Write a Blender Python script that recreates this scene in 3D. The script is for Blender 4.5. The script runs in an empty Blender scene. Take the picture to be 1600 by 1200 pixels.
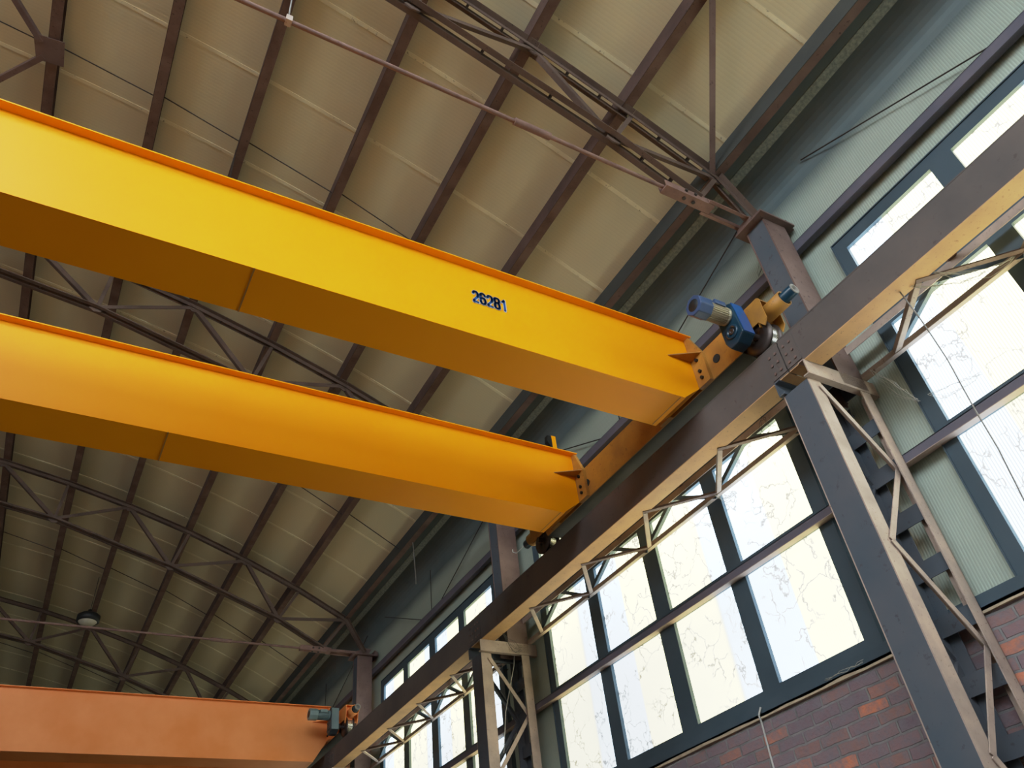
import bpy, bmesh, math, random
from mathutils import Vector, Matrix
random.seed(7)
SC = bpy.context.scene
COL = SC.collection
EYE = 1.6            # everything is laid out with z measured from the eye, lifted at the end
FLOOR = -EYE

# ------------------------------------------------------------------ helpers
def lin(c):
    return tuple((v/255/12.92) if v/255 <= .04045 else ((v/255+.055)/1.055)**2.4 for v in c) + (1.0,)

class MB:
    """collects shapes, builds ONE mesh object"""
    def __init__(s): s.v = []; s.f = []; s.sm = []
    def add(s, vs, fs, smooth=False):
        n = len(s.v); s.v += [tuple(p) for p in vs]
        s.f += [tuple(i+n for i in f) for f in fs]; s.sm += [smooth]*len(fs)
        return s
    def box(s, a, b):
        x0,x1 = sorted((a[0],b[0])); y0,y1 = sorted((a[1],b[1])); z0,z1 = sorted((a[2],b[2]))
        return s.add([(x0,y0,z0),(x1,y0,z0),(x1,y1,z0),(x0,y1,z0),(x0,y0,z1),(x1,y0,z1),(x1,y1,z1),(x0,y1,z1)],
              [(0,3,2,1),(4,5,6,7),(0,1,5,4),(1,2,6,5),(2,3,7,6),(3,0,4,7)])
    def frame(s, p, q, up=(0,0,1)):
        p = Vector(p); q = Vector(q); d = (q-p).normalized(); u = Vector(up)
        if abs(d.dot(u)) > .98: u = Vector((1,0,0))
        a = d.cross(u).normalized(); b = a.cross(d).normalized()
        return p, q, a, b
    def bar(s, p, q, w, h, up=(0,0,1), oa=0, ob=0):
        p, q, a, b = s.frame(p, q, up); vs = []
        for c in (p, q):
            for i, j in ((-1,-1),(1,-1),(1,1),(-1,1)):
                vs.append(c + a*(oa+i*w/2) + b*(ob+j*h/2))
        return s.add(vs, [(3,2,1,0),(4,5,6,7),(0,1,5,4),(1,2,6,5),(2,3,7,6),(3,0,4,7)])
    def angle(s, p, q, w, t=.008, up=(0,0,1), sa=1, sb=1, oa=0, ob=0):
        """L section: legs along +-a and +-b from the heel"""
        s.bar(p, q, w, t, up, oa+sa*w/2, ob)
        s.bar(p, q, t, w, up, oa, ob+sb*w/2)
        return s
    def tube(s, p, q, r, n=10, r2=None, caps=True):
        p, q, a, b = s.frame(p, q); r2 = r if r2 is None else r2; vs = []
        for c, rr in ((p, r), (q, r2)):
            for i in range(n):
                t = 2*math.pi*i/n; vs.append(c + a*rr*math.cos(t) + b*rr*math.sin(t))
        s.add(vs, [(i, n+i, n+(i+1)%n, (i+1)%n) for i in range(n)], True)
        if caps:
            s.add(vs[:n], [tuple(range(n))]); s.add(vs[n:], [tuple(range(n-1,-1,-1))])
        return s
    def path(s, pts, r, n=6):
        for i in range(len(pts)-1): s.tube(pts[i], pts[i+1], r, n)
        return s
    def lathe(s, c, axis, prof, n=28):
        """prof: (distance along axis, radius)"""
        c = Vector(c); p, q, a, b = s.frame(c, c+Vector(axis)); d = Vector(axis).normalized(); vs = []
        for t, r in prof:
            for i in range(n):
                g = 2*math.pi*i/n; vs.append(c + d*t + a*r*math.cos(g) + b*r*math.sin(g))
        fs = []
        for k in range(len(prof)-1):
            for i in range(n):
                fs.append((k*n+i, (k+1)*n+i, (k+1)*n+(i+1)%n, k*n+(i+1)%n))
        return s.add(vs, fs, True)
    def prism(s, poly, axis, a, b):
        """poly in the two other axes (x:(y,z) y:(x,z) z:(x,y)) extruded from a to b"""
        def P(u, v, w): return {'x':(w,u,v),'y':(u,w,v),'z':(u,v,w)}[axis]
        n = len(poly)
        vs = [P(u,v,a) for u,v in poly] + [P(u,v,b) for u,v in poly]
        return s.add(vs, [tuple(range(n)), tuple(range(2*n-1,n-1,-1))] + [(i, n+i, n+(i+1)%n, (i+1)%n) for i in range(n)])
    def build(s, name, mat, parent=None, origin=None, bevel=0):
        o0 = Vector(parent['_o']) if parent is not None and '_o' in parent else Vector((0,0,0))
        if parent is None and origin is not None: o0 = Vector(origin)
        me = bpy.data.meshes.new(name)
        me.from_pydata([tuple(Vector(p)-o0) for p in s.v], [], s.f)
        for p, k in zip(me.polygons, s.sm): p.use_smooth = k
        bm = bmesh.new(); bm.from_mesh(me); bmesh.ops.recalc_face_normals(bm, faces=bm.faces); bm.to_mesh(me); bm.free()
        me.materials.append(mat)
        o = bpy.data.objects.new(name, me); COL.objects.link(o)
        if parent is not None: o.parent = parent; o['_o'] = tuple(o0)
        else: o.location = o0; o['_o'] = tuple(o0)
        if bevel:
            m = o.modifiers.new('Bevel', 'BEVEL'); m.width = bevel; m.segments = 2; m.limit_method = 'ANGLE'
        return o

def thing(name, label, cat, loc, group=None):
    o = bpy.data.objects.new(name, None); COL.objects.link(o); o.location = loc; o['_o'] = tuple(loc)
    o.empty_display_size = .2
    o['label'] = label; o['category'] = cat
    if group: o['group'] = group
    return o
def tag(o, label, cat, group=None):
    o['label'] = label; o['category'] = cat
    if group: o['group'] = group
    return o
def struct(o): o['kind'] = 'structure'; return o
def sgroup(name, loc):
    o = bpy.data.objects.new(name, None); COL.objects.link(o); o.location = loc; o['_o'] = tuple(loc)
    o.empty_display_size = .2; o['kind'] = 'structure'; return o
def kids(o): return [c for c in bpy.data.objects if c.parent == o]
def dup(o, delta, label=None, group=None, parent=None):
    c = o.copy(); COL.objects.link(c)
    if parent is None: c.location = Vector(o.location)+Vector(delta)
    else: c.parent = parent
    if label: c['label'] = label
    if group: c['group'] = group
    for k in kids(o): dup(k, (0,0,0), parent=c)
    return c

# ------------------------------------------------------------------ materials
def newmat(name):
    m = bpy.data.materials.new(name); m.use_nodes = True
    nt = m.node_tree; b = nt.nodes['Principled BSDF']; return m, nt, b
def N(nt, t, **k):
    n = nt.nodes.new(t)
    for a, v in k.items(): setattr(n, a, v)
    return n
def worldpos(nt):
    g = N(nt, 'ShaderNodeNewGeometry'); return g.outputs['Position']
def ramp(nt, fac, stops):
    r = N(nt, 'ShaderNodeValToRGB'); e = r.color_ramp.elements
    while len(e) < len(stops): e.new(.5)
    for k, (p, c) in zip(e, stops): k.position = p; k.color = c
    nt.links.new(fac, r.inputs['Fac']); return r.outputs['Color']
def noise(nt, vec, scale, detail=4, rough=.55):
    n = N(nt, 'ShaderNodeTexNoise'); n.inputs['Scale'].default_value = scale
    n.inputs['Detail'].default_value = detail; n.inputs['Roughness'].default_value = rough
    nt.links.new(vec, n.inputs['Vector']); return n.outputs['Fac']
def mapv(nt, vec, scale=(1,1,1), loc=(0,0,0), rot=(0,0,0)):
    m = N(nt, 'ShaderNodeMapping'); m.inputs['Scale'].default_value = scale
    m.inputs['Location'].default_value = loc; m.inputs['Rotation'].default_value = rot
    nt.links.new(vec, m.inputs['Vector']); return m.outputs['Vector']
def mixc(nt, fac, a, b, mode='MIX'):
    m = N(nt, 'ShaderNodeMix', data_type='RGBA', blend_type=mode)
    if isinstance(fac, (int, float)): m.inputs['Factor'].default_value = fac
    else: nt.links.new(fac, m.inputs['Factor'])
    for i, v in ((6, a), (7, b)):
        if isinstance(v, tuple): m.inputs[i].default_value = v
        else: nt.links.new(v, m.inputs[i])
    return m.outputs[2]
def bump(nt, b, h, strength, dist=.01):
    n = N(nt, 'ShaderNodeBump'); n.inputs['Strength'].default_value = strength; n.inputs['Distance'].default_value = dist
    nt.links.new(h, n.inputs['Height']); nt.links.new(n.outputs['Normal'], b.inputs['Normal'])
def math_(nt, op, a, b=None):
    m = N(nt, 'ShaderNodeMath', operation=op)
    for i, v in enumerate((a, b)):
        if v is None: continue
        if isinstance(v, (int, float)): m.inputs[i].default_value = v
        else: nt.links.new(v, m.inputs[i])
    return m.outputs[0]

def paint(name, c1, c2, rough=.5, metal=0, scale=3, spots=None, b_=0.08, spec=.5):
    m, nt, b = newmat(name); p = worldpos(nt)
    f = noise(nt, p, scale, 5)
    col = ramp(nt, f, [(.35, lin(c1)), (.68, lin(c2))])
    if spots:
        g = noise(nt, p, scale*9, 6, .7)
        k = ramp(nt, g, [(.60, (0,0,0,1)), (.68, (1,1,1,1))])
        col = mixc(nt, k, col, lin(spots))
    nt.links.new(col, b.inputs['Base Color']); b.inputs['Roughness'].default_value = rough
    b.inputs['Metallic'].default_value = metal; b.inputs['Specular IOR Level'].default_value = spec
    if b_: bump(nt, b, noise(nt, p, scale*14, 4), b_, .004)
    return m

M = {}
M['yellow'] = paint('yellow gloss paint', (250,156,6), (254,164,12), .45, scale=.7, b_=.02, spec=.15)
M['yellow_d'] = paint('yellow carriage paint', (190,134,50), (152,102,46), .55, scale=2.5, spots=(138,90,44), b_=.04)
M['orange'] = paint('faded orange paint', (240,150,84), (230,134,60), .6, scale=1.4, b_=.03)
M['steel'] = paint('brown primer steel', (98,76,70), (126,102,94), .75, scale=2.2, spots=(74,56,52))
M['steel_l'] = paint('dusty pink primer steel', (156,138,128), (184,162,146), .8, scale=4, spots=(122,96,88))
M['steel_r'] = paint('red oxide steel', (112,84,76), (138,106,94), .75, scale=6, spots=(98,62,54))
M['purlin'] = paint('rusty purlin steel', (70,50,44), (96,72,64), .85, scale=2.4, spots=(50,34,30))
M['purlin_f'] = paint('rusty purlin flange', (92,66,56), (118,92,80), .85, scale=3.4, spots=(60,42,36))
M['web_shade'] = paint('shaded eave purlin web', (58,60,58), (68,70,66), .85, scale=2)  # shaded side of the eave purlin, darkness put into the colour
M['steel_t'] = paint('brown truss steel', (80,62,52), (102,82,70), .8, scale=2.2, spots=(58,44,38))
M['grime_shade'] = paint('shaded carriage underside', (54,50,44), (68,62,54), .8, scale=3)  # shade below the end carriage, painted as a dark tone
M['colsteel'] = paint('glare tinted column steel', (74,84,94), (90,92,98), .75, scale=1.4, spots=(70,68,74))  # shade and bluish window glare are part of this dark column tone
M['runway'] = paint('weathered runway steel', (84,78,76), (106,94,88), .8, scale=1.2, spots=(82,70,68))
M['flange'] = paint('ochre lit flange underside', (204,160,110), (186,146,104), .8, scale=3.5, spots=(150,116,84))  # floor bounce and window light on the underside put into this tone
M['rail'] = paint('worn crane rail', (84,80,80), (112,106,102), .45, .6, scale=4)
M['frame'] = paint('blue grey window frame paint', (60,76,86), (70,86,96), .6, scale=1.5, b_=.02)
M['girt'] = paint('grey violet girt paint', (104,98,108), (86,84,96), .7, scale=1.5)
M['railfront'] = paint('girt steel with pink dust', (150,128,118), (172,150,138), .7, scale=3)
M['blue'] = paint('lit glossy blue enamel', (24,76,140), (32,88,156), .28, scale=3, b_=0)
M['teal'] = paint('dark teal enamel', (14,48,66), (18,56,76), .3, scale=3, b_=0)
M['navy'] = paint('navy fan cover', (54,74,112), (64,86,126), .35, scale=3, b_=0)
M['alu'] = paint('bare aluminium fins', (216,208,184), (190,182,160), .4, .3, scale=5, b_=0)
M['greymotor'] = paint('grey green motor enamel', (118,136,136), (104,122,124), .4, scale=4, b_=0)
M['darkgrey'] = paint('dark grey enamel', (48,56,60), (60,68,72), .5, scale=4)
M['black'] = paint('black rubber', (18,20,22), (28,30,32), .5, scale=4, b_=0)
M['hole'] = paint('dark opening', (22,32,38), (26,36,42), .7, scale=4, b_=0)
M['wheel'] = paint('greasy wheel steel', (66,56,54), (84,72,66), .4, .5, scale=6)
M['tread'] = paint('polished wheel tread', (210,205,190), (180,174,160), .25, .8, scale=6, b_=0)
M['rod'] = paint('dark thin rod', (46,38,34), (56,46,40), .7, scale=6, b_=0)
M['cable'] = paint('grey cable', (120,116,112), (140,136,130), .7, scale=6, b_=0)
M['white_cable'] = paint('pale cord', (186,184,178), (204,202,196), .7, scale=6, b_=0)
M['lampglass'] = paint('frosted lamp glass', (196,190,170), (208,202,184), .4, scale=9, b_=0)
M['mark'] = paint('blue stencil paint', (24,74,140), (28,80,148), .5, scale=9, b_=0)
M['markw'] = paint('pale stencil edge', (196,196,176), (206,204,184), .5, scale=9, b_=0)
M['web'] = paint('cobweb fibre', (176,172,160), (190,186,176), .9, scale=9, b_=0)
M['web_d'] = paint('sooty cobweb fibre', (60,56,52), (78,72,68), .9, scale=9, b_=0)
M['mortar'] = paint('pale mortar ledge', (170,152,128), (196,176,150), .9, scale=7)
M['strip'] = paint('cream joint strip', (236,226,190), (220,208,172), .6, scale=2, spots=(128,118,96), b_=0)

def ribbed(name, c1, c2, axis, period, strength, line=.25, rough=.6, sc=.8):
    m, nt, b = newmat(name); p = worldpos(nt)
    s = N(nt, 'ShaderNodeSeparateXYZ'); nt.links.new(p, s.inputs[0])
    v = math_(nt, 'FRACT', math_(nt, 'MULTIPLY', s.outputs[axis], 1/period))
    tri = math_(nt, 'ABSOLUTE', math_(nt, 'SUBTRACT', v, .5))
    k = ramp(nt, tri, [(.0, (1,1,1,1)), (.12, (.0,.0,.0,1))])
    f = noise(nt, mapv(nt, p, (1,.5,1)), sc, 6, .6)
    col = ramp(nt, f, [(.34, lin(c1)), (.66, lin(c2))])
    dark = mixc(nt, 1.0, col, (1-line, 1-line, 1-line, 1), 'MULTIPLY')
    col = mixc(nt, k, col, dark)
    nt.links.new(col, b.inputs['Base Color']); b.inputs['Roughness'].default_value = rough
    bump(nt, b, tri, strength, .01); return m
M['roof'] = ribbed('beige roof sheet', (216,200,160), (206,196,162), 1, .045, .10, .07, .55)
M['siding'] = ribbed('grey green ribbed cladding', (162,174,160), (176,186,172), 1, .024, .35, .26)
def eave_shade(m, z0, z1, c):
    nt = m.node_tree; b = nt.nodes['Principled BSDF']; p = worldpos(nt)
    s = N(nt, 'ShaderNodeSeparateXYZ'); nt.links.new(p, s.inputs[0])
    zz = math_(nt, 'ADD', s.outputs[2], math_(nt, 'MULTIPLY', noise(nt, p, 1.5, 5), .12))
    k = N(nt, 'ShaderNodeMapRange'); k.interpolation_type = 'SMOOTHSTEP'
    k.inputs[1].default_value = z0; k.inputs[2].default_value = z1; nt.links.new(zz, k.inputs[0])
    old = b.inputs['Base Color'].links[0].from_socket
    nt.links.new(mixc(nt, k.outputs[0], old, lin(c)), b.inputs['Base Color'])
eave_shade(M['siding'], EYE+6.42, EYE+6.82, (78,90,92))  # soft shadow under the eave, painted into the cladding colour
M['slate'] = paint('slate eave flashing', (92,106,108), (104,116,116), .85, scale=1.5)
M['foam'] = paint('speckled eave foam', (128,144,142), (170,184,178), .95, scale=30, spots=(206,214,206), b_=.5)
M['concrete'] = paint('grey concrete floor', (84,66,52), (96,76,60), .8, scale=.8)
M['plaster'] = paint('dim gable sheet', (112,110,98), (128,124,110), .8, scale=.8)

def brick():
    m, nt, b = newmat('old brickwork'); p = worldpos(nt)
    s = N(nt, 'ShaderNodeSeparateXYZ'); nt.links.new(p, s.inputs[0])
    c = N(nt, 'ShaderNodeCombineXYZ'); nt.links.new(s.outputs[1], c.inputs[0]); nt.links.new(s.outputs[2], c.inputs[1])
    wob = N(nt, 'ShaderNodeTexNoise'); wob.inputs['Scale'].default_value = 6; nt.links.new(c.outputs[0], wob.inputs['Vector'])
    vec = N(nt, 'ShaderNodeVectorMath', operation='MULTIPLY_ADD'); nt.links.new(wob.outputs['Color'], vec.inputs[0])
    vec.inputs[1].default_value = (.035,.03,0); nt.links.new(c.outputs[0], vec.inputs[2])
    t = N(nt, 'ShaderNodeTexBrick'); nt.links.new(vec.outputs[0], t.inputs['Vector'])
    t.inputs['Scale'].default_value = 1; t.inputs['Brick Width'].default_value = .30; t.inputs['Row Height'].default_value = .098
    t.inputs['Mortar Size'].default_value = .011; t.inputs['Mortar Smooth'].default_value = .3
    t.inputs['Color1'].default_value = (0,0,0,1); t.inputs['Color2'].default_value = (1,1,1,1); t.inputs['Mortar'].default_value = (.5,.5,.5,1)
    sx = N(nt, 'ShaderNodeSeparateColor'); nt.links.new(t.outputs['Color'], sx.inputs[0])
    base = ramp(nt, sx.outputs[0], [(0, lin((122,104,112))), (.5, lin((140,112,114))), (.82, lin((148,112,104))), (.93, lin((206,130,100)))])
    base = mixc(nt, ramp(nt, noise(nt, p, 9, 6, .7), [(.4, (0,0,0,1)), (.62, (.75,.75,.75,1))]), base, lin((124,116,122)))
    col = mixc(nt, t.outputs['Fac'], base, mixc(nt, noise(nt, p, 5), lin((70,68,74)), lin((168,162,158))))
    nt.links.new(col, b.inputs['Base Color']); b.inputs['Roughness'].default_value = .9
    inv = math_(nt, 'SUBTRACT', 1.0, t.outputs['Fac'])
    hh = math_(nt, 'ADD', inv, math_(nt, 'MULTIPLY', noise(nt, p, 30), .6))
    bump(nt, b, hh, .9, .012); return m
M['brick'] = brick()

def glazing(name, strength, web=True):
    """ribbed translucent sheets, cream and white, glowing with the daylight behind them"""
    m, nt, b = newmat(name); p = worldpos(nt)
    s = N(nt, 'ShaderNodeSeparateXYZ'); nt.links.new(p, s.inputs[0]); y = s.outputs[1]
    v = math_(nt, 'FRACT', math_(nt, 'MULTIPLY', math_(nt, 'SUBTRACT', y, 4.45), 1/2.4))
    sel = ramp(nt, v, [(0, (1,1,1,1)), (.385, (1,1,1,1)), (.40, (0,0,0,1)), (.985, (0,0,0,1))])
    edge = ramp(nt, v, [(.375, (1,1,1,1)), (.392, (.84,.84,.84,1)), (.41, (1,1,1,1))])
    col = mixc(nt, sel, (.99,.96,.55,1), (.66,.85,1,1)) if web else mixc(nt, sel, (.80,.90,1,1), (.74,.88,1,1))
    col = mixc(nt, 1.0, col, edge, 'MULTIPLY')
    r = math_(nt, 'ABSOLUTE', math_(nt, 'SUBTRACT', math_(nt, 'FRACT', math_(nt, 'MULTIPLY', y, 1/.023)), .5))
    rib = ramp(nt, r, [(0, (0,0,0,1)), (.24, (1,1,1,1))])
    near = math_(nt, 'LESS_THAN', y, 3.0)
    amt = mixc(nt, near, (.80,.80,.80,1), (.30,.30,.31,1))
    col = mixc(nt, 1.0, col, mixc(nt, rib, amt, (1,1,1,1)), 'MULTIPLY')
    if web:  # shadows of vines outside, painted into the pane colour
        d = N(nt, 'ShaderNodeTexNoise'); d.inputs['Scale'].default_value = 3.2; d.inputs['Detail'].default_value = 5
        nt.links.new(p, d.inputs['Vector'])
        vm = N(nt, 'ShaderNodeVectorMath', operation='MULTIPLY_ADD'); nt.links.new(d.outputs['Color'], vm.inputs[0])
        vm.inputs[1].default_value = (.7,.7,.7); nt.links.new(p, vm.inputs[2])
        vo = N(nt, 'ShaderNodeTexVoronoi', feature='DISTANCE_TO_EDGE'); vo.inputs['Scale'].default_value = 3.4
        nt.links.new(vm.outputs[0], vo.inputs['Vector'])
        ln = ramp(nt, vo.outputs['Distance'], [(.0, (1,1,1,1)), (.012, (1,1,1,1)), (.030, (0,0,0,1))])
        mask = ramp(nt, noise(nt, p, 2.6, 3), [(.45, (0,0,0,1)), (.52, (1,1,1,1))])
        brk = ramp(nt, noise(nt, p, 16, 3), [(.31, (0,0,0,1)), (.40, (.92,.92,.92,1))])
        k = mixc(nt, 1.0, mixc(nt, 1.0, ln, mask, 'MULTIPLY'), brk, 'MULTIPLY')
        col = mixc(nt, k, col, (.05,.045,.04,1))
    grime_shade = ramp(nt, noise(nt, p, 1.3, 4), [(.3, (.90,.90,.88,1)), (.65, (1,1,1,1))])
    col = mixc(nt, 1.0, col, grime_shade, 'MULTIPLY')
    b.inputs['Base Color'].default_value = (.6,.6,.58,1); b.inputs['Roughness'].default_value = .4
    nt.links.new(col, b.inputs['Emission Color']); b.inputs['Emission Strength'].default_value = strength
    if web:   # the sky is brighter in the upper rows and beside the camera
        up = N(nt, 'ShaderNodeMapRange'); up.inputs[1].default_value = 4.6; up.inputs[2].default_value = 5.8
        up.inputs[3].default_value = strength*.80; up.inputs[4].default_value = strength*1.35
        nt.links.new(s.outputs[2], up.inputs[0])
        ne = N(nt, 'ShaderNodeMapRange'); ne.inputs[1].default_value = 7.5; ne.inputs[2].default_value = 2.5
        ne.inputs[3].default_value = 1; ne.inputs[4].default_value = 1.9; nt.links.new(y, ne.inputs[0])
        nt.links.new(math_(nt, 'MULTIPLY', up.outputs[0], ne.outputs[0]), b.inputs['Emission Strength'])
    return m
M['glass'] = glazing('translucent ribbed glazing', 3.7)
M['glass_gable_fill'] = glazing('added gable fill glazing', 14.0, False)
M['glass_roof_fill'] = glazing('added roof fill light', 20.0, False)
M['glass_left'] = glazing('translucent left glazing', .5, False)

# ------------------------------------------------------------------ dimensions
X0, ZC = -5.4, 9.66            # ridge of the arched roof
def chordz(x): return ZC-22+math.sqrt(22**2-(x-X0)**2)
def roofz(x): return ZC+.2-22.2+math.sqrt(22.2**2-(x-X0)**2)
YS, YN = -6.6, 33.0            # gable ends
XW, XL = 5.72, -16.5
BAYS = [0,1,2,3,4]             # bay k spans columns 6k-2.95 .. 6k+3.05
UX = [-5.4,-4.22,-3.03,-1.83,-.66,.51,1.70,2.88,4.02,5.05]
UX = UX + [2*X0-x for x in UX[1:]]
LN = [(-5.4,8.86),(-2.95,8.70),(-.72,8.33),(1.47,7.68),(3.65,6.86)]
LEND = (4.60,6.36)

# ------------------------------------------------------------------ setting
struct(MB().box((XL-.3,YS-.3,FLOOR-.2),(XW+.4,YN+.3,FLOOR)).build('floor', M['concrete'], origin=(0,0,FLOOR)))
mb = MB(); xs = [XL + (5.12-XL)*i/60 for i in range(61)]
for i in range(60):
    a, c = xs[i], xs[i+1]
    mb.add([(a,YS,roofz(a)),(c,YS,roofz(c)),(c,YN,roofz(c)),(a,YN,roofz(a)),
            (a,YS,roofz(a)+.1),(c,YS,roofz(c)+.1),(c,YN,roofz(c)+.1),(a,YN,roofz(a)+.1)],
           [(0,3,2,1),(4,5,6,7),(0,1,5,4),(2,3,7,6)])
ceil = struct(mb.build('ceiling', M['roof'], origin=(X0,12,ZC)))
mb = MB(); k = 0; y = 1.5-1.224*8
while y < YN:
    for i in range(60):
        a, c = xs[i], xs[i+1]; d = .006
        mb.add([(a,y-.024,roofz(a)-d),(c,y-.024,roofz(c)-d),(c,y+.024,roofz(c)-d),(a,y+.024,roofz(a)-d),
                (a,y-.02,roofz(a)+.01),(c,y-.02,roofz(c)+.01),(c,y+.02,roofz(c)+.01),(a,y+.02,roofz(a)+.01)],
               [(0,3,2,1),(0,1,5,4),(2,3,7,6)])
    y += 1.224
mb.build('joint_strip', M['strip'], ceil)

def eave(name, x0, x1, drop, mat, n=4):
    mb = MB()
    for i in range(n):
        a = x0+(x1-x0)*i/n; c = x0+(x1-x0)*(i+1)/n
        za, zc_ = roofz(a)-drop, roofz(c)-drop
        mb.add([(a,YS,za),(c,YS,zc_),(c,YN,zc_),(a,YN,za),(a,YS,za+.1+drop),(c,YS,zc_+.1+drop),(c,YN,zc_+.1+drop),(a,YN,za+.1+drop)],
               [(0,3,2,1),(4,5,6,7),(0,1,5,4),(2,3,7,6),(0,4,7,3),(1,2,6,5)])
    return struct(mb.build(name, mat, origin=(x0,12,roofz(x0))))
eave('trim_1', 5.12, 5.30, .0, M['slate'])
eave('trim_2', 5.30, 5.385, .012, M['foam'])
# rounded slate flashing from the roof edge down onto the cladding
prof = [(5.385,7.075)] ; 
for i in range(9):
    t = i/8*math.pi/2; prof.append((5.40+.305*math.sin(t)+.0, 6.70+.32*math.cos(t)+.045))
prof += [(XW,6.68),(XW,7.25),(5.385,7.25)]
struct(MB().prism(prof, 'y', YS, YN).build('trim_3', M['slate'], origin=(5.5,12,6.9)))

BR = 5.62; BTOP = 1.94
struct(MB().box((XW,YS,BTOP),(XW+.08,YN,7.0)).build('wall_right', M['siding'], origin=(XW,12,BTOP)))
struct(MB().box((BR,YS,FLOOR),(BR+.38,YN,BTOP)).build('wall_right_plinth', M['brick'], origin=(BR,12,FLOOR)))
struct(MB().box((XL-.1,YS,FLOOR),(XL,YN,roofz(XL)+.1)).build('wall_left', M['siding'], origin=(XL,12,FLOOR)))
for nm, yy, s in (('wall_back', YN, 1), ('wall_front', YS, -1)):
    poly = [(XL-.1,FLOOR),(XW+.4,FLOOR),(XW+.4,6.8)] + [(x,roofz(x)+.08) for x in reversed(xs)] + [(XL-.1,roofz(XL))]
    struct(MB().prism(poly,'y',yy,yy+s*.15).build(nm, M['plaster'], origin=(X0,yy,FLOOR)))
# mortar ledge (irregular) + sill channel
mb = MB(); y = YS; pr = None
while y < YN:
    c = (y, BTOP+.012+random.uniform(-.006,.008), BR-.028+random.uniform(-.010,.012))
    if pr:
        (ya,za,xa),(yb,zb,xb) = pr, c
        mb.add([(xa,ya,BTOP-.008),(BR+.05,ya,BTOP-.008),(BR+.05,yb,BTOP-.008),(xb,yb,BTOP-.008),(xa,ya,za),(BR+.05,ya,za),(BR+.05,yb,zb),(xb,yb,zb)],
               [(0,3,2,1),(4,5,6,7),(0,1,5,4),(2,3,7,6),(0,4,7,3),(1,2,6,5)])
    pr = c; y += .22
struct(mb.build('trim_4', M['mortar'], origin=(BR,12,BTOP)))
mb = MB().box((5.60,YS,1.958),(XW,YN,1.975)).box((5.60,YS,1.958),(5.612,YN,2.05)).box((5.64,YS,2.05),(XW,YN,2.075)).box((5.655,YS,1.97),(5.67,YN,2.06))
struct(mb.build('trim_5', M['frame'], origin=(5.65,12,1.96)))

# windows, one big glazed bay between each pair of columns
PY = [(3.917,4.90),(5.116,6.05),(6.30,7.26),(7.48,8.45)]
PZ = [(2.164,3.215),(3.357,4.44),(4.97,5.465)]
WY = (3.76,8.57); WZ = (2.075,5.60)
def make_window(k):
    dy = 6*(k-1); w = sgroup('window_%d' % (k+1), (5.7, 6.17+dy, 2.08))
    f = MB(); xa, xb = 5.668, XW
    ys = [WY[0]] + [v for p in PY for v in p] + [WY[1]]
    for i in range(0, len(ys), 2): f.box((xa,ys[i]+dy,WZ[0]),(xb,ys[i+1]+dy,WZ[1]))
    zs = [WZ[0]] + [v for p in PZ for v in p] + [WZ[1]]
    for i in range(0, len(zs), 2):
        for (a, b) in PY: f.box((xa,a+dy,zs[i]),(xb,b+dy,zs[i+1]))
    # outer moulding
    f.box((5.655,WY[0]+dy-.012,WZ[0]),(xb,WY[0]+dy,WZ[1]+.012)); f.box((5.655,WY[1]+dy,WZ[0]),(xb,WY[1]+dy+.012,WZ[1]+.012))
    f.box((5.655,WY[0]+dy,WZ[1]),(xb,WY[1]+dy,WZ[1]+.012))
    f.build('window_frame', M['frame'], w)
    for (a, b) in PY:
        for (c, d) in PZ:
            MB().box((5.712,a+dy,c),(5.719,b+dy,d)).build('pane', M['glass'], w)
    return w
for k in BAYS: make_window(k)
# unseen left wall glazing, then front gable glazing added as high fill light
w = sgroup('window_6', (XL, 12, 3))
MB().box((XL,YS+1,2.2),(XL+.02,YN-1,5.6)).build('pane', M['glass_left'], w)
fr = MB()
for i in range(28): fr.box((XL,YS+1+i*1.48,2.1),(XL+.06,YS+1.2+i*1.48,5.7))
fr.box((XL,YS+1,2.1),(XL+.06,YN-1,2.2)).box((XL,YS+1,5.6),(XL+.06,YN-1,5.7)).build('window_frame', M['frame'], w)
w = sgroup('window_7', (X0, YS, 3))
MB().box((X0-9,YS,6.3),(X0+8.5,YS+.02,7.7)).box((X0-6,YS,7.7),(X0+6,YS+.02,8.9)).build('pane', M['glass_gable_fill'], w)
fr = MB()
for i in range(10): fr.box((X0-9+i*1.92,YS,6.2),(X0-8.8+i*1.92,YS+.06,7.8))
fr.box((X0-9,YS,6.2),(X0+8.5,YS+.06,6.3)).box((X0-9,YS,7.7),(X0+8.5,YS+.06,7.8)).build('window_frame', M['frame'], w)

w = sgroup('window_8', (X0, -2, roofz(X0)))  # unseen roof light, added to fill the face of the second girder
MB().box((X0-3.2,-5.8,roofz(X0-3.2)-.06),(X0+3.0,1.2,roofz(X0-3.2)-.04)).build('pane', M['glass_roof_fill'], w)
fr = MB()
for i in range(6): fr.box((X0-3.3,-5.9+i*1.4,roofz(X0-3.2)-.10),(X0+3.1,-5.8+i*1.4,roofz(X0)))
fr.box((X0-3.3,-5.9,roofz(X0-3.2)-.1),(X0-3.2,1.2,roofz(X0))).box((X0+3.0,-5.9,roofz(X0-3.2)-.1),(X0+3.1,1.2,roofz(X0)))
fr.build('window_frame', M['frame'], w)
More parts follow.
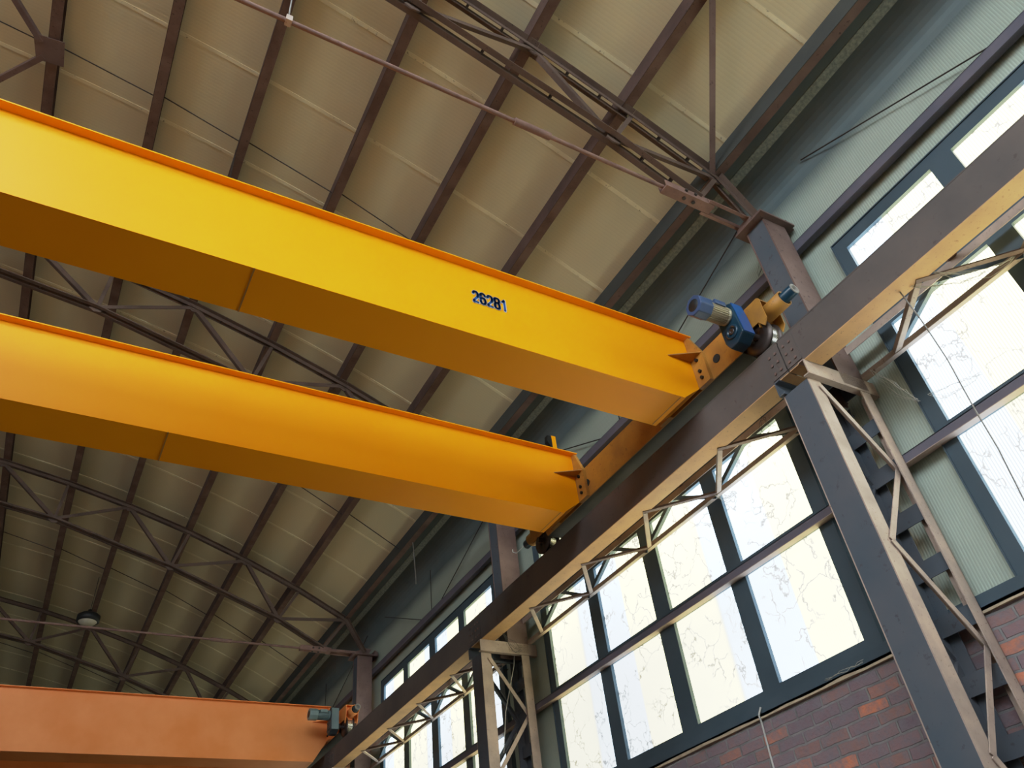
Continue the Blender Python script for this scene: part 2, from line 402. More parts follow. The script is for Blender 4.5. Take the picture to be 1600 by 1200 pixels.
# ------------------------------------------------------------------ wall girts
ORD = ['first', 'second', 'third', 'fourth', 'fifth', 'sixth', 'seventh', 'eighth', 'ninth', 'tenth']
def girt(z0, z1, label, mat_under):
    g = thing('wall_girt', label, 'girt', (5.65, 12, z0))
    MB().box((5.59,YS,z0+.006),(5.598,YN,z1)).box((5.59,YS,z1-.008),(5.70,YN,z1)).build('channel_web', M['girt'], g)
    MB().box((5.59,YS,z0),(XW-.052,YN,z0+.006)).build('bottom_flange', mat_under, g)
    return g
girt(3.203, 3.285, 'long steel rail crossing the windows at mid height, pinkish dusty underside', M['railfront'])
girt(5.84, 5.955, 'dark violet grey steel rail on the cladding above the windows', M['girt'])

# ------------------------------------------------------------------ columns
def make_column(y0, label):
    """front face of the crane post at y0-.13"""
    D = y0-3.05
    c = thing('steel_column', label, 'column', (5.2, y0, FLOOR))
    def Y(v): return v+D
    zt = 3.92
    m = MB().box((4.860,Y(2.925),FLOOR),(4.870,Y(3.185),zt)).build('crane_post', M['colsteel'], c)
    m['label'] = 'dark blue grey side of the crane post'
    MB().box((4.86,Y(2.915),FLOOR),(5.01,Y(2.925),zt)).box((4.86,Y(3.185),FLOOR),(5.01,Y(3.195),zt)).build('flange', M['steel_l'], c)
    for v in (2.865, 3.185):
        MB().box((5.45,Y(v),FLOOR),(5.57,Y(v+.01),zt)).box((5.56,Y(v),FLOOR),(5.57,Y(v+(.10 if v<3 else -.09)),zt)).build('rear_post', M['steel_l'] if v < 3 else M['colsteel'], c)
    z = 3.52
    while z > FLOOR+.2:
        MB().box((5.50,Y(2.875),z),(5.508,Y(3.185),z+.14)).build('batten_plate', M['colsteel'], c); z -= .415
    # zig-zag lacing on both faces
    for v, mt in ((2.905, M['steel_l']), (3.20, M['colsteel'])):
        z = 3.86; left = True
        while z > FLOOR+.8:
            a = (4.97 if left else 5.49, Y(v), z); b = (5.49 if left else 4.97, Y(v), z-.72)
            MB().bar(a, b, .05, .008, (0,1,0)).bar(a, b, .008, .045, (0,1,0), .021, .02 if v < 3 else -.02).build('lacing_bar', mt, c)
            z -= .72; left = not left
    # crane bracket
    for v, s in ((2.865, 1), (3.215, -1)):
        b = MB().box((4.83,Y(v),3.93),(5.70,Y(v+s*.010),4.08)).box((4.83,Y(v),3.925),(5.70,Y(v+s*.06),3.937)).box((4.83,Y(v),4.068),(5.70,Y(v+s*.06),4.078))
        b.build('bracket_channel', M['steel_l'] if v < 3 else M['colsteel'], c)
    MB().prism([(4.87,3.93),(5.12,3.93),(4.87,3.66)],'y',Y(3.04),Y(3.055)).build('gusset_plate', M['colsteel'], c)
    # upper shaft carrying the roof
    MB().box((5.265,Y(2.88),4.0),(5.275,Y(3.10),6.2)).box((5.565,Y(2.88),4.0),(5.573,Y(3.10),6.2)).build('upper_shaft_web', M['colsteel'], c)
    MB().box((5.26,Y(2.865),3.95),(5.575,Y(2.88),6.2)).box((5.26,Y(3.10),3.95),(5.575,Y(3.115),6.2)).build('upper_shaft_flange', M['steel'], c)
    MB().box((5.17,Y(2.80),6.2),(5.66,Y(3.19),6.225)).prism([(5.60,6.2),(5.69,6.2),(5.69,6.29),(5.62,6.33)],'y',Y(2.84),Y(3.16)).build('cap_plate', M['steel'], c)
    MB().prism([(5.17,6.225),(5.50,6.225),(5.62,6.42),(5.50,6.44),(5.22,6.33)],'y',Y(3.04),Y(3.06)).box((5.18,Y(2.95),6.225),(5.34,Y(3.15),6.29)).build('bearing_plate', M['steel'], c)
    return c
c1 = make_column(3.05, 'nearest laced steel column, at the right beside the blue motor')
dup(c1, (0,6,0), 'second laced steel column, left of the largest fully seen window')
dup(c1, (0,12,0), 'third laced steel column, just right of the orange crane end')
dup(c1, (0,18,0), 'fourth steel column, far down the wall behind the orange crane')
dup(c1, (0,-6,0), 'laced steel column just beyond the right edge, nearest the camera')
# ------------------------------------------------------------------ runway girders
def make_runway(k):
    ya, yb = 6*k-2.95, 6*k+3.05
    lab = {0:'nearest crane runway beam, upper right, with ochre underside and lattice behind',
           1:'crane runway beam carrying the yellow crane, spanning the big window',
           2:'crane runway beam between the second and third column, over the far windows',
           3:'far crane runway beam under the orange crane end',
           4:'farthest crane runway beam beyond the orange crane'}[k]
    r = thing('runway_beam', lab, 'beam', (4.96, (ya+yb)/2, 4.08))
    e = .006
    MB().box((4.953,ya+e,4.095),(4.967,yb-e,4.435)).build('beam_web', M['runway'], r)
    MB().box((4.855,ya+e,4.080),(5.06,yb-e,4.088)).build('bottom_flange', M['flange'], r)['label'] = 'ochre underside flange with bounce light in its colour'
    MB().box((4.855,ya+e,4.435),(5.06,yb-e,4.448)).build('top_flange', M['runway'], r)
    MB().box((4.857,ya+e,4.09),(4.866,yb-e,4.438)).build('side_plate', M['runway'], r)
    MB().box((4.93,ya+e,4.448),(4.99,yb-e,4.50)).build('crane_rail', M['rail'], r)
    sp = MB().box((4.850,ya+e,4.11),(4.858,ya+.17,4.40)).build('splice_plate', M['runway'], r)
    for yy in (ya+.05, ya+.12):
        for zz in (4.16,4.25,4.34): MB().tube((4.84,yy,zz),(4.852,yy,zz),.014,6).build('bolt', M['steel'], sp)
    sp = MB().box((4.850,yb-.17,4.11),(4.858,yb-e,4.40)).build('splice_plate', M['runway'], r)
    for yy in (yb-.05, yb-.12):
        for zz in (4.16,4.25,4.34): MB().tube((4.84,yy,zz),(4.852,yy,zz),.014,6).build('bolt', M['steel'], sp)
    MB().angle((5.57,ya+.1,4.083),(5.57,yb-.1,4.083),.05,.006,sa=1,sb=1).build('outer_chord', M['steel_l'], r)
    MB().angle((5.53,ya+.1,4.44),(5.53,yb-.1,4.44),.075,.006,sa=1,sb=-1).box((5.10,ya+.3,4.428),(5.17,yb-.3,4.436)).build('upper_chord', M['steel_l'], r)
    # horizontal zig-zag between flange and outer chord, upright zig-zag in the outer plane
    bn = [ya+1.15+i*1.22 for i in range(4)]
    cn = [ya+.58+i*1.22 for i in range(5)]
    for i, yy in enumerate(cn):
        for by in ([bn[i-1]] if i else []) + ([bn[i]] if i < 4 else []):
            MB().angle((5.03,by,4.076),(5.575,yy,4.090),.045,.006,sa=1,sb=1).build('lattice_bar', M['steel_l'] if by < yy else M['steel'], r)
    for i, yy in enumerate(cn):
        if i: MB().angle((5.575,yy,4.09),(5.575,yy-.61,4.43),.045,.006,(1,0,0)).build('lattice_bar', M['frame'], r)
        if i < 4: MB().angle((5.575,yy,4.09),(5.575,yy+.61,4.43),.045,.006,(1,0,0)).build('lattice_bar', M['frame'], r)
    for i in range(1,4):
        MB().angle((5.06,bn[i]-.61,4.432),(5.55,bn[i]-.1,4.438),.05,.006).build('lattice_bar', M['steel'], r)
    return r
for k in BAYS[:4]: make_runway(k)
make_runway(4)

# ------------------------------------------------------------------ roof trusses
def dbl(mb, p, q, w=.062, gap=.03, yc=0, top=False, t=.009):
    """double angle member in the x-z plane, legs outwards"""
    for s in (-1, 1):
        a = (p[0], yc+s*gap, p[1]); b = (q[0], yc+s*gap, q[1])
        mb.bar(a, b, t, w, (0,1,0) if False else (0,0,1))
        d = Vector((q[0]-p[0],0,q[1]-p[1])).normalized(); nrm = Vector((-d.z,0,d.x))
        if nrm.z < 0: nrm = -nrm
        off = nrm*((w/2 if top else -w/2))
        pa = Vector(a)+off+Vector((0,s*w/2,0)); pb = Vector(b)+off+Vector((0,s*w/2,0))
        mb.bar(pa, pb, w, t, (0,0,1))
    return mb
def make_truss(y0, label):
    t = thing('roof_truss', label, 'truss', (X0, y0, 6.2))
    st = M['steel_t']
    # right half in full, left half mirrored
    for side in (1, -1):
        def mx(x): return x if side == 1 else 2*X0-x
        U = [(x, chordz(x)-.03) for x in sorted(v for v in UX if v >= X0-.01)]
        top = MB()
        for i in range(len(U)-1): dbl(top, (mx(U[i][0]),U[i][1]), (mx(U[i+1][0]),U[i+1][1]), yc=y0, top=True)
        dbl(top, (mx(5.05),U[-1][1]), (mx(5.46),6.33), yc=y0, top=True)
        top.build('top_chord', st, t)
        bot = MB(); L = LN + [LEND]
        for i in range(len(L)-1): dbl(bot, (mx(L[i][0]),L[i][1]), (mx(L[i+1][0]),L[i+1][1]), yc=y0, w=.058)
        bot.build('bottom_chord', st, t)
        for seq in (U, L):
            for i in range(len(seq)-1):
                for f in (.33,.67):
                    x = seq[i][0]*(1-f)+seq[i+1][0]*f; z = seq[i][1]*(1-f)+seq[i+1][1]*f
                    if side == 1 and x > -3.1: MB().box((mx(x)-.008,y0-.03,z-.028),(mx(x)+.008,y0+.03,z+.028)).build('stitch_plate', M['rod'], t)
        def u(i): x = U[i][0]; return (mx(x), U[i][1])
        def l(i): return (mx(L[i][0]), L[i][1])
        webs = [(u(0),l(0)),(u(1),l(0)),(u(1),l(1)),(u(2),l(1)),(u(3),l(1)),(u(3),l(2)),(u(4),l(2)),(u(5),l(2)),(u(5),l(3)),(u(6),l(3)),(u(7),l(3)),(u(7),l(4)),(u(8),l(4)),(u(9),l(4)),(u(9),l(5))]
        if side == -1: webs = webs[1:]
        for n_, (a, b) in enumerate(webs):
            w = .05 if abs(a[0]-b[0]) < .5 else .062
            MB().angle((a[0],y0-.012,a[1]),(b[0],y0-.012,b[1]),w,.008,(0,1,0),sa=1,sb=1,oa=-w/2).build('web_member', st, t)
        for (p, s_) in [(u(i),.10) for i in (1,3,5,7,9)] + [(l(i),.10) for i in range(1,6)]:
            MB().prism([(p[0]-s_,p[1]-s_*.35),(p[0]-s_*.3,p[1]-s_*.9),(p[0]+s_*.5,p[1]-s_*.8),(p[0]+s_,p[1]+s_*.1),(p[0]+s_*.5,p[1]+s_*.6),(p[0]-s_*.6,p[1]+s_*.6)],'y',y0-.008,y0+.008).build('gusset_plate', st, t)
        # end cleats: two bars from the rod box to the cap of the column
        box = MB().box((mx(4.12),y0-.055,6.27),(mx(4.75),y0+.055,6.285)).box((mx(4.12),y0-.055,6.285),(mx(4.75),y0-.045,6.36)).box((mx(4.12),y0+.045,6.285),(mx(4.75),y0+.055,6.36)).build('tie_anchor', M['steel_r'], t)
        for xx in (4.38,4.50): MB().tube((mx(xx),y0-.075,6.32),(mx(xx),y0+.075,6.32),.018,8).build('bolt', M['rod'], box)
        for xx in (4.38,4.50): MB().tube((mx(xx),y0,6.258),(mx(xx),y0,6.27),.02,8).build('bolt', M['rod'], box)
        for s in (-1,1):
            MB().box((mx(4.66),y0+s*.06,6.272),(mx(5.34),y0+s*.095,6.284)).box((mx(4.66),y0+s*.06,6.284),(mx(5.34),y0+s*.068,6.33)).build('end_bar', M['steel_r'], t)
        MB().tube((mx(2.42),y0,6.31),(mx(2.80),y0,6.31),.036,10).build('turnbuckle', M['steel_r'], t)
    MB().tube((4.13,y0,6.31),(2*X0-4.13,y0,6.31),.021,10).build('tie_rod', M['steel_r'], t)
    return t
t1 = make_truss(3.05, 'nearest roof truss, top centre, its end seated on the column by the blue motor')
dup(t1, (0,6,0), 'second roof truss, seen between and above the two yellow crane girders')
dup(t1, (0,12,0), 'third roof truss, below the yellow crane, left half of the photo')
dup(t1, (0,18,0), 'fourth roof truss, farthest, just above the orange crane')
dup(t1, (0,-6,0), 'roof truss overhead behind the camera')
h = MB().tube((.36,3.05,6.33),(.36,3.05,8.02),.007,6).build('hanger_rod', M['cable'], t1)
MB().box((.34,3.02,6.28),(.39,3.08,6.36)).build('clamp', M['steel_l'], h)

# ------------------------------------------------------------------ purlins, sag rods, braces
PX = {4.02:3.935, 2.88:2.80, 1.70:1.665, .51:.445, -.66:-.615, -1.83:-1.81}
def purlin(x, label):
    x = PX.get(x, x); eav = x > 5
    z = roofz(x)-.005; b = chordz(x)-.0+.004
    p = thing('roof_purlin', label, 'purlin', (x, 12, b))
    th = 0
    def R(u, v): # rotate section with the slope
        return (x + u*math.cos(th) - v*math.sin(th), b + u*math.sin(th) + v*math.cos(th))
    h = z-b
    web = [R(-.045,0),R(-.037,0),R(-.037,h),R(-.045,h)]
    bot = [R(-.037,0),R(.072,0),R(.072,.022),R(.064,.022),R(.064,.008),R(-.037,.008)]
    sl = -(x-X0)/22
    topf = [R(-.037,h),R(.072,h+.109*sl),R(.072,h+.109*sl-.008),R(-.037,h-.008)]
    MB().prism(web,'y',YS,YN).build('web', M['web_shade'] if eav else M['purlin'], p)
    MB().prism(bot,'y',YS,YN).build('bottom_flange', M['steel'] if eav else M['purlin_f'], p)
    MB().prism(topf,'y',YS,YN).build('top_flange', M['purlin'], p)
    return p
VIS = sorted([x for x in UX if x > -16], reverse=True)
names = {0:'eave purlin, the rusty steel member along the dark edge strip'}
for i, x in enumerate(VIS):
    if i == 0: lab = names[0]
    elif i < 8: lab = 'rusty steel roof purlin, %s in from the eave purlin on the right' % ORD[i-1]
    elif i == 8: lab = 'roof purlin outside the frame, next to the ridge purlin'
    elif i == 9: lab = 'ridge purlin of the roof, outside the frame on the left'
    if x < -6: continue
    purlin(x, lab)
RODN = {6.05:'thin dark sag rod tying the roof purlins together above the nearer yellow girder',
        12.05:'thin dark sag rod between purlins, left of the window tops, under the second girder',
        18.05:'thin dark sag rod between purlins above the orange crane',
        24.05:'thin dark sag rod between purlins beyond the orange crane'}
for y, lab in RODN.items():
    r = thing('sag_rod', lab, 'rod', (0, y, 8))
    for a, c in zip(VIS[:-1], VIS[1:]):
        if c < -5.5: break
        MB().tube((PX.get(a,a)-.045,y,chordz(a)+.08),(PX.get(c,c)+.058,y,chordz(c)+.13),.0085,6).build('rod_segment', M['rod'], r)
def brace(p, q, label):
    o = MB().angle(p, q, .06, .007, (0,0,1)).build('wind_brace', M['steel'], origin=p); return tag(o, label, 'brace')
brace((5.05,3.05,chordz(5.05)-.02),(2.88,.05,chordz(2.88)-.02), 'straight steel roof brace rising from the nearest truss end, top right of centre')
brace((2.90,-.02,chordz(2.88)-.02),(5.05,-2.95,chordz(5.05)-.02), 'roof brace running back to the column beyond the right edge')
g = MB().prism([(-2.0,5.9),(-1.68,5.88),(-1.66,6.2),(-1.95,6.22)],'z',chordz(-1.83)-.03,chordz(-1.83)-.02).build('brace_plate', M['steel'], origin=(-1.83,6.05,chordz(-1.83)))
tag(g, 'steel node plate under the leftmost visible purlin, top left corner', 'plate')
brace((-1.90,6.14,chordz(-1.9)-.05),(-4.2,9.05,chordz(-4.2)-.04), 'roof brace at the left edge running down from the node plate')
brace((-1.90,5.96,chordz(-1.9)-.05),(-4.2,3.05,chordz(-4.2)-.04), 'roof brace at the top left corner running up from the node plate')
# wall sag rods: one fork per bay above the upper girt
for k in BAYS[:4]:
    y0 = 6*k; lab = {0:'thin dark diagonal rod on the cladding, upper right corner',
        1:'fork of thin dark rods on the cladding behind the yellow crane ends',
        2:'fork of thin dark rods on the cladding above the far window strip',
        3:'fork of thin dark rods on the far cladding behind the orange crane motor'}[k]
    r = thing('wall_tie_rod', lab, 'rod', (5.66, y0+.1, 5.95))
    MB().tube((5.66,y0+2.4,6.86),(5.66,y0+.33,5.91),.008,6).build('rod_segment', M['rod'], r)
    MB().tube((5.66,y0-2.6,6.86),(5.66,y0-.05,5.93),.008,6).build('rod_segment', M['rod'], r)
    MB().tube((5.66,y0+.12,6.80),(5.66,y0+.12,5.93),.006,6).build('rod_segment', M['rod'], r)

# ------------------------------------------------------------------ cranes
def digits(parent, x0, z0, h, y, width):
    """stencilled condensed figures on the girder face, blue with a pale edge"""
    G = {'2':[[(0,.77),(.06,.9),(.3,1),(.7,1),(.94,.9),(1,.77),(1,.66),(.88,.5),(.12,.14),(0,0),(1,0)]],
         '6':[[(1,.76),(.94,.9),(.7,1),(.3,1),(.06,.9),(0,.77),(0,.23),(.06,.1),(.3,0),(.7,0),(.94,.1),(1,.23),(1,.38),(.92,.5),(.7,.57),(.35,.57),(.06,.47)]],
         '8':[[(.3,.54),(.06,.62),(0,.72),(0,.84),(.08,.95),(.3,1),(.7,1),(.92,.95),(1,.84),(1,.72),(.94,.62),(.7,.54),(.3,.54),(.06,.44),(0,.32),(0,.18),(.08,.05),(.3,0),(.7,0),(.92,.05),(1,.18),(1,.32),(.94,.44),(.7,.54)]],
         '1':[[(.12,.80),(.40,.86),(.62,1),(.62,0)]]}
    for nm, mat, T, ox, dy in (('number_edge', M['markw'], .033, .002, .0010), ('number_figures', M['mark'], .0215, 0, .0024)):
        mb = MB(); t = .0215; W = .066; pitch = (width-W)/4
        for i, ch in enumerate('26281'):
            for st in G[ch]:
                pts = [(x0+i*pitch+t/2+u*(W-t)+ox, z0+t/2+v*(h-t)-ox) for u, v in st]
                for k, (a, b) in enumerate(zip(pts[:-1], pts[1:])):
                    mb.bar((a[0],y-dy,a[1]),(b[0],y-dy,b[1]), .0008, T, (0,0,1) if abs(a[0]-b[0]) > 1e-4 else (1,0,0))
                    mb.tube((b[0],y-dy-.0004,b[1]),(b[0],y-dy+.0004,b[1]), T/2, 10)
                mb.tube((pts[0][0],y-dy-.0004,pts[0][1]),(pts[0][0],y-dy+.0004,pts[0][1]), T/2, 10)
        mb.build(nm, mat, parent)

def make_girder(c, y1, wid, zb, zw, mat, xend=4.80, xb=4.56, seam=.55, mirror=1):
    """box girder, front web at y1; profile chamfered at the end plate"""
    ch = 4.61
    prof = [(2*X0-xb,zb),(xb,zb),(xend,ch),(xend,zw),(2*X0-xend,zw),(2*X0-xend,ch)]
    g = MB().prism(prof,'y',y1+.004,y1+wid-.004).build('bridge_girder', mat, c)
    MB().box((2*X0-xend-.02,y1-.072,zw),(xend+.03,y1+wid+.072,zw+.012)).build('top_flange', mat, g)
    MB().box((2*X0-xb,y1,zb-.010),(xb,y1+wid,zb)).build('bottom_flange', mat, g)
    MB().box((seam-.006,y1-.002,zb-.014),(seam+.006,y1+wid+.002,zb-.009)).build('weld_seam', M['yellow_d'] if mat == M['yellow'] else mat, g)
    MB().box((xb-.055,y1+.01,zb-.013),(xb-.048,y1+wid-.01,zb-.009)).build('weld_seam', M['yellow_d'] if mat == M['yellow'] else mat, g)
    # end plate with a wing on the near side
    for s, yy in ((-1, y1), (1, y1+wid)):
        w = [(yy,4.60),(yy+s*.17,4.60),(yy+s*.17,4.95),(yy+s*.055,zw-.01),(yy,zw-.01)]
        ep = MB().prism(w,'x',xend-.012,xend+.028).build('end_plate', M['yellow_d'] if mat == M['yellow'] else mat, g)
        MB().prism([(xend-.012,yy),(xend-.012,yy+s*.165),(xend-.30,yy)],'z',4.945,4.955).build('stiffener', M['yellow_d'] if mat == M['yellow'] else mat, g)
        for bz in (4.68,4.76,4.90):
            MB().tube((xend-.034,yy+s*.085,bz),(xend-.010,yy+s*.085,bz),.019,6).build('bolt', M['black'], g)
    return g

def make_crane(name, label, dy, mat, carm, z_b, z_w, motor, cover, box1, box2, yA, yB, wid, number, post):
    c = thing(name, label, 'crane', (X0, yA+1.2, 4.5))
    g1 = make_girder(c, yA, wid, z_b, z_w, mat)
    if number: digits(g1, 2.345, 4.815, .150, yA, .345)
    g2 = make_girder(c, yB, wid, z_b, z_w, mat, seam=.36)
    if post:
        p = MB().box((4.62,yB+.10,z_w+.014),(4.68,yB+.16,z_w+.34)).build('limit_post', mat, c)
        MB().prism([(4.60,z_w+.16),(4.62,z_w+.15),(4.62,z_w+.33),(4.56,z_w+.33),(4.55,z_w+.24)],'y',yB+.10,yB+.16).build('limit_switch', M['black'], p)
    y0 = yA-.955; y9 = yB+wid+.70
    e = c
    zt_, zl = 4.985, 4.60
    car = MB()
    out = [(y0,4.72),(y0+.045,4.66),(y0+.05,4.66),(y0+.10,4.74),(y0+.34,4.74),(y0+.38,zl),(y9-.38,zl),(y9-.34,4.70),(y9-.03,4.68),(y9,4.70),(y9,4.96),(y9-.02,zt_),(y0+.02,zt_),(y0,4.96)]
    car.prism(out,'x',4.83,4.842).prism(out,'x',5.055,5.067)
    car.box((4.842,y0+.02,zt_-.012),(5.055,y9-.02,zt_)).box((4.842,y0+.10,4.69),(5.055,y0+.112,zt_-.012)).box((4.842,y9-.112,4.70),(5.055,y9-.1,zt_-.012))
    cr = car.build('end_carriage', carm, e)
    MB().box((4.842,y0+.38,zl),(5.055,y9-.38,zl+.012)).build('bottom_plate', M['grime_shade'], cr)
    for yy in (yA-.285, yB-.16 if post else yB-.2, yA+wid+.3):
        if yy != yA+wid+.3: MB().tube((4.822,yy,4.775),(4.8315,yy,4.775),.045,20).build('access_hole', M['hole'], cr)
    for yw in (y0+.195, y9-.20):
        wq = MB().lathe((4.87,yw,4.642),(1,0,0),[(0,.0),(0,.06),(-.006,.06),(-.006,.12),(0,.172),(.018,.172),(.022,.142)]).build('wheel', M['wheel'], cr)
        MB().lathe((4.892,yw,4.642),(1,0,0),[(0,.140),(.10,.140)]).build('wheel_tread', M['tread'], wq)
        MB().lathe((4.992,yw,4.642),(1,0,0),[(0,.14),(.004,.168),(.022,.168),(.026,.05),(.026,0)]).build('wheel_flange', M['wheel'], wq)
        MB().tube((4.80,yw,4.642),(5.08,yw,4.642),.03,12).build('axle', M['wheel'], wq)
    # buffers at both ends
    for yy, s in ((y0+.10,-1),(y9-.10,1)):
        L = .27
        b = MB().lathe((4.95,yy,4.85),(0,s,0),[(0,.0),(0,.082),(L,.082),(L,.070),(L-.05,.070)]).build('buffer_tube', carm, cr)
        MB().lathe((4.95,yy,4.85),(0,s,0),[(.02,.056),(L+.12,.056),(L+.125,.050)]).build('buffer_piston', M['teal'] if number else M['darkgrey'], b)
        MB().lathe((4.95,yy,4.85),(0,s,0),[(L+.124,.056),(L+.13,.054),(L+.13,.032),(L+.10,.032),(L+.10,0)]).build('buffer_ring', M['cable'], b)
    # drive: gearbox on the wheel axle, motor on top of the gearbox
    gy = y0+.235
    gb = MB().prism([(gy-.115,4.575),(gy-.02,4.51),(gy+.08,4.51),(gy+.118,4.60),(gy+.118,4.84),(gy+.07,4.95),(gy-.02,4.985),(gy-.085,4.95),(gy-.10,4.84)],'x',4.60,4.75).build('gearbox', box1, c, bevel=.012)
    MB().prism([(gy-.119,4.58),(gy-.095,4.57),(gy-.078,4.955),(gy-.092,4.955),(gy-.104,4.84)],'x',4.615,4.745).build('gearbox_lit_side', box2, gb)  # brighter near side: light falling on the gearbox is in this colour
    MB().lathe((4.60,gy,4.655),(-1,0,0),[(0,.075),(.012,.072),(.012,.045),(.004,.045),(.004,.0)]).build('hub_cover', box1, gb)
    MB().lathe((4.598,gy,4.655),(-1,0,0),[(0,.032),(.010,.030),(.010,.012),(.004,.012),(.004,0)]).build('shaft_end', M['wheel'], gb)
    MB().tube((4.75,gy,4.66),(4.80,gy,4.655),.05,16).build('output_shaft', M['wheel'], gb)
    my, mz = gy+.005, 4.845
    mt = MB(); mt.lathe((4.60,my,mz),(-1,0,0),[(0,.0),(0,.085),(.03,.085),(.03,.072),(.29,.072)])
    mot = mt.build('motor', motor, c)
    fins = MB()
    for i in range(28):
        a = 2*math.pi*i/28; d = Vector((0,math.cos(a),math.sin(a)))
        p = Vector((4.575,my,mz))+d*.079; q = Vector((4.325,my,mz))+d*.079
        fins.bar(p, q, .004, .018, d)
    fins.build('cooling_fins', motor, mot)
    MB().box((4.40,my-.10,mz+.02),(4.53,my-.06,mz+.075)).build('terminal_box', cover, mot, bevel=.006)
    fc = MB()
    oct_ = [(math.cos(math.pi/8+i*math.pi/4), math.sin(math.pi/8+i*math.pi/4)) for i in range(8)]
    fc.prism([(my+.106*a, mz+.106*b) for a, b in oct_],'x',4.21,4.365)
    f = fc.build('fan_cover', cover, mot, bevel=.01)
    MB().lathe((4.21,my,mz),(-1,0,0),[(0,.062),(.002,.060),(.002,.0)]).build('fan_grille', M['black'], mot)
    # opposite end carriage
    MB().box((2*X0-5.067,y0+.02,zl),(2*X0-4.83,y9-.02,zt_)).build('end_carriage', carm, c)
    return c
make_crane('overhead_crane', 'yellow double girder overhead crane with the number 26281 and a blue motor', 0,
           M['yellow'], M['yellow_d'], 4.43, 5.245, M['alu'], M['navy'], M['teal'], M['blue'], 3.975, 6.16, .47, True, True)
make_crane('overhead_crane', 'faded orange overhead crane at the far end, lower left, with a grey motor', 11,
           M['orange'], M['orange'], 4.25, 5.22, M['greymotor'], M['greymotor'], M['darkgrey'], M['greymotor'], 15.15, 17.4, .52, False, True)

# ------------------------------------------------------------------ lamps, cables, webs
def lamp(x, y, z, label, ztop):
    t = thing('pendant_lamp', label, 'lamp', (x,y,z))
    MB().lathe((x,y,z),(0,0,1),[(-.085,.19),(-.08,.235),(.05,.235),(.10,.17),(.12,.06),(.19,.05),(.20,0)]).build('lamp_shade', M['black'], t)
    MB().lathe((x,y,z),(0,0,1),[(-.085,.19),(-.13,.15),(-.15,.06),(-.152,0)]).build('diffuser', M['lampglass'], t)
    MB().tube((x,y,z+.19),(x,y,ztop),.008,6).build('cord', M['rod'], t)
    return t
lamp(.345,18.6,8.0, 'black round pendant lamp hanging above the orange crane', chordz(.345)+.1)
lamp(.40,6.22,8.03, 'black pendant lamp half hidden behind the top edge of the nearer yellow girder', chordz(.42)+.1)

def wire(name, pts, r, mat, label, cat, n=6):
    o = MB().path(pts, r, n).build(name, mat, origin=pts[0]); return tag(o, label, cat)
wire('hanging_cable', [(4.99,1.975,4.08),(5.0,1.955,3.76),(5.0,1.945,3.36),(5.0,1.965,2.92),(5.0,1.97,2.59),(5.0,2.0,2.22),(5.0,2.02,1.2),(5.0,2.05,.4)], .006, M['cable'],
     'thin grey cable hanging from the runway beam across the right window', 'cable')
wire('hanging_cable', [(5.46,9.0,4.42),(5.43,9.0,4.05),(5.395,9.0,3.82),(5.27,9.0,3.43),(5.20,9.0,3.2),(5.12,9.0,2.7)], .005, M['white_cable'],
     'thin pale cable hanging beside the second column', 'cable')
wire('hanging_conduit', [(5.09,11.65,7.2),(5.10,11.6,6.9),(5.10,11.55,6.5),(5.10,11.52,6.28),(5.10,11.52,6.16)], .009, M['cable'],
     'short pale hanging conduit below the eave, left of the second column', 'conduit')
o = wire('rope', [(5.585,5.12,2.02),(5.575,5.16,1.96),(5.595,5.17,1.90),(5.608,5.19,1.72),(5.611,5.20,1.53),(5.611,5.21,1.2),(5.611,5.22,.3)], .009, M['white_cable'],
     'pale rope tied at the window sill hanging down the brick wall', 'rope')
wire('loop_cable', [(5.30,8.55,5.32),(5.22,8.42,5.20),(5.20,8.30,5.12),(5.20,8.12,5.12),(5.22,7.98,5.18),(5.28,7.88,5.30)], .006, M['white_cable'],
     'short loop of pale cable under the end of the farther yellow girder', 'cable')
def cobweb(p, q, label, n=5, mat=None, sag=.12):
    mb = MB(); p = Vector(p); q = Vector(q)
    for s in range(n):
        pts = []; off = Vector((random.uniform(-.05,.05),random.uniform(-.06,.06),random.uniform(-.03,.03)))
        sg = sag*random.uniform(.4,1.4)
        for i in range(9):
            t = i/8; v = p.lerp(q,t)+off*math.sin(t*math.pi); v.z -= sg*4*t*(1-t)
            v += Vector((random.uniform(-1,1),random.uniform(-1,1),random.uniform(-1,1)))*.012
            pts.append(v)
        mb.path(pts, random.uniform(.001,.0022), 4)
    return tag(mb.build('cobweb', mat or M['web'], origin=p), label, 'cobweb')
cobweb((5.06,1.72,4.08),(5.56,1.35,4.10), 'pale cobweb hanging off the runway beam near the upper right edge', 5, sag=.10)
cobweb((5.02,1.9,4.085),(5.45,1.55,4.08), 'small pale cobweb tuft beside the lattice at the upper right', 6, sag=.05)
cobweb((5.56,2.75,4.10),(5.62,2.55,3.62), 'pale cobweb strands on the lattice chord right of the nearest column', 6, sag=.06)
cobweb((5.63,2.45,3.62),(5.66,2.05,3.52), 'cobweb strands across the frame of the right window', 6, sag=.05)
cobweb((5.05,3.60,4.07),(5.05,3.62,3.86), 'dusty strand dangling from the runway beam left of the nearest column', 4, M['web_d'], sag=.02)
cobweb((5.55,4.85,4.08),(5.60,4.62,3.98), 'dusty cobweb where lattice meets the window mullion under the yellow crane', 7, sag=.05)
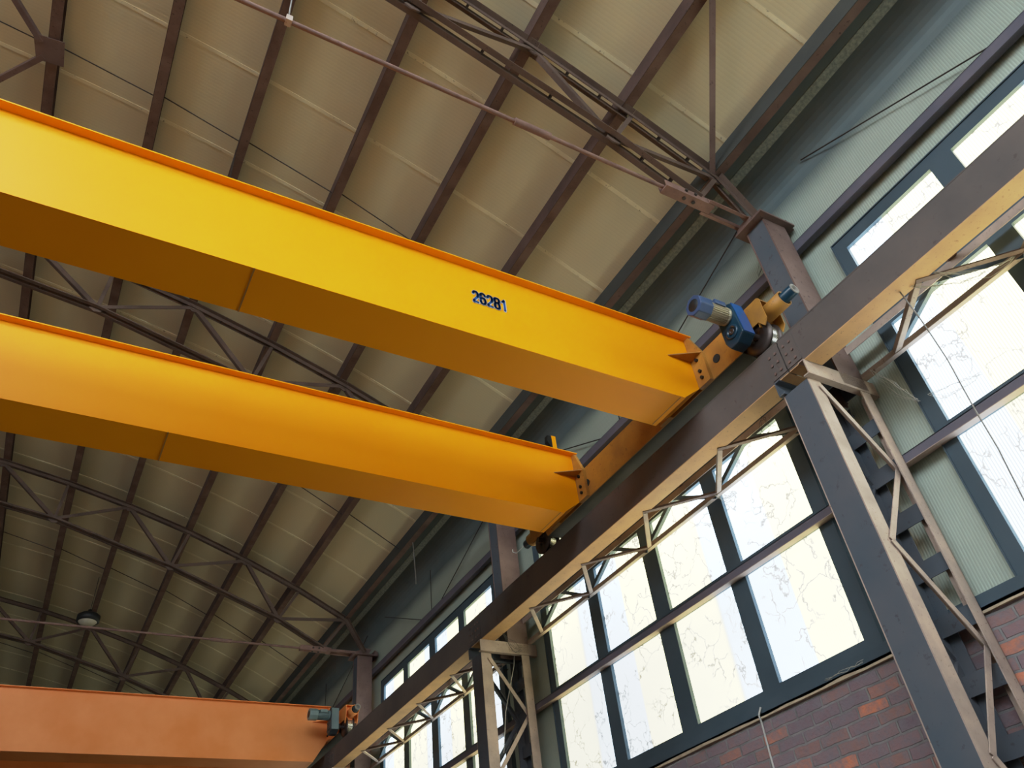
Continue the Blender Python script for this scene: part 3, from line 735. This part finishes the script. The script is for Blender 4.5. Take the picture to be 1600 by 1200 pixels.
cobweb((5.05,8.60,4.07),(5.5,8.9,4.05), 'dusty cobweb tangle below the beam at the second column', 9, M['web_d'], sag=.12)
cobweb((5.1,9.5,4.07),(5.5,9.35,3.9), 'dark cobweb bundle just past the second column', 10, M['web_d'], sag=.1)
cobweb((5.60,3.95,2.0),(5.60,4.35,1.99), 'pale cobweb strands on the window sill', 6, sag=.03)
cobweb((5.61,3.4,6.0),(5.68,3.0,6.5), 'dark fluff of cobweb on the cladding beside the nearest column head', 5, M['web_d'], sag=.04)

# ------------------------------------------------------------------ lift so the floor is z = 0, tidy
for o in list(bpy.data.objects):
    if o.parent is None: o.location.z += EYE
    if '_o' in o: del o['_o']

# ------------------------------------------------------------------ camera
R = ((0.87282293,-0.47754345,-0.10065979),(0.24158975,0.60198787,-0.76108146),(0.42404544,0.63997098,0.64079842))
cam = bpy.data.cameras.new('camera'); co = bpy.data.objects.new('camera', cam); COL.objects.link(co)
mw = Matrix.Identity(4)
for i in range(3):
    mw[i][0] = R[0][i]; mw[i][1] = -R[1][i]; mw[i][2] = -R[2][i]
mw.translation = Vector((0,0,EYE)); co.matrix_world = mw
cam.sensor_width = 36; cam.lens = 1211.09/1600*36; cam.clip_start = .05; cam.clip_end = 200
SC.camera = co

# ------------------------------------------------------------------ light
w = bpy.data.worlds.new('World'); SC.world = w; w.use_nodes = True
w.node_tree.nodes['Background'].inputs['Color'].default_value = (.75,.85,1,1)
w.node_tree.nodes['Background'].inputs['Strength'].default_value = 1.0
SC.view_settings.view_transform = 'Standard'
SC.view_settings.look = 'None'
SC.view_settings.exposure = 0
SC.view_settings.use_curve_mapping = True
cm = SC.view_settings.curve_mapping; cm.white_level = (3.7,3.7,3.7); cm.black_level = (0,0,0)
cc = cm.curves[3]
for p in ((.0405,.15),(.081,.30),(.135,.50),(.19,.62),(.27,.72),(.50,.83),(.8,.905)): cc.points.new(*p)
cc.points[0].location = (0,0); cc.points[len(cc.points)-1].location = (1,.96)
cm.update()
SC.cycles.max_bounces = 8; SC.cycles.diffuse_bounces = 5
SC.cycles.use_denoising = True
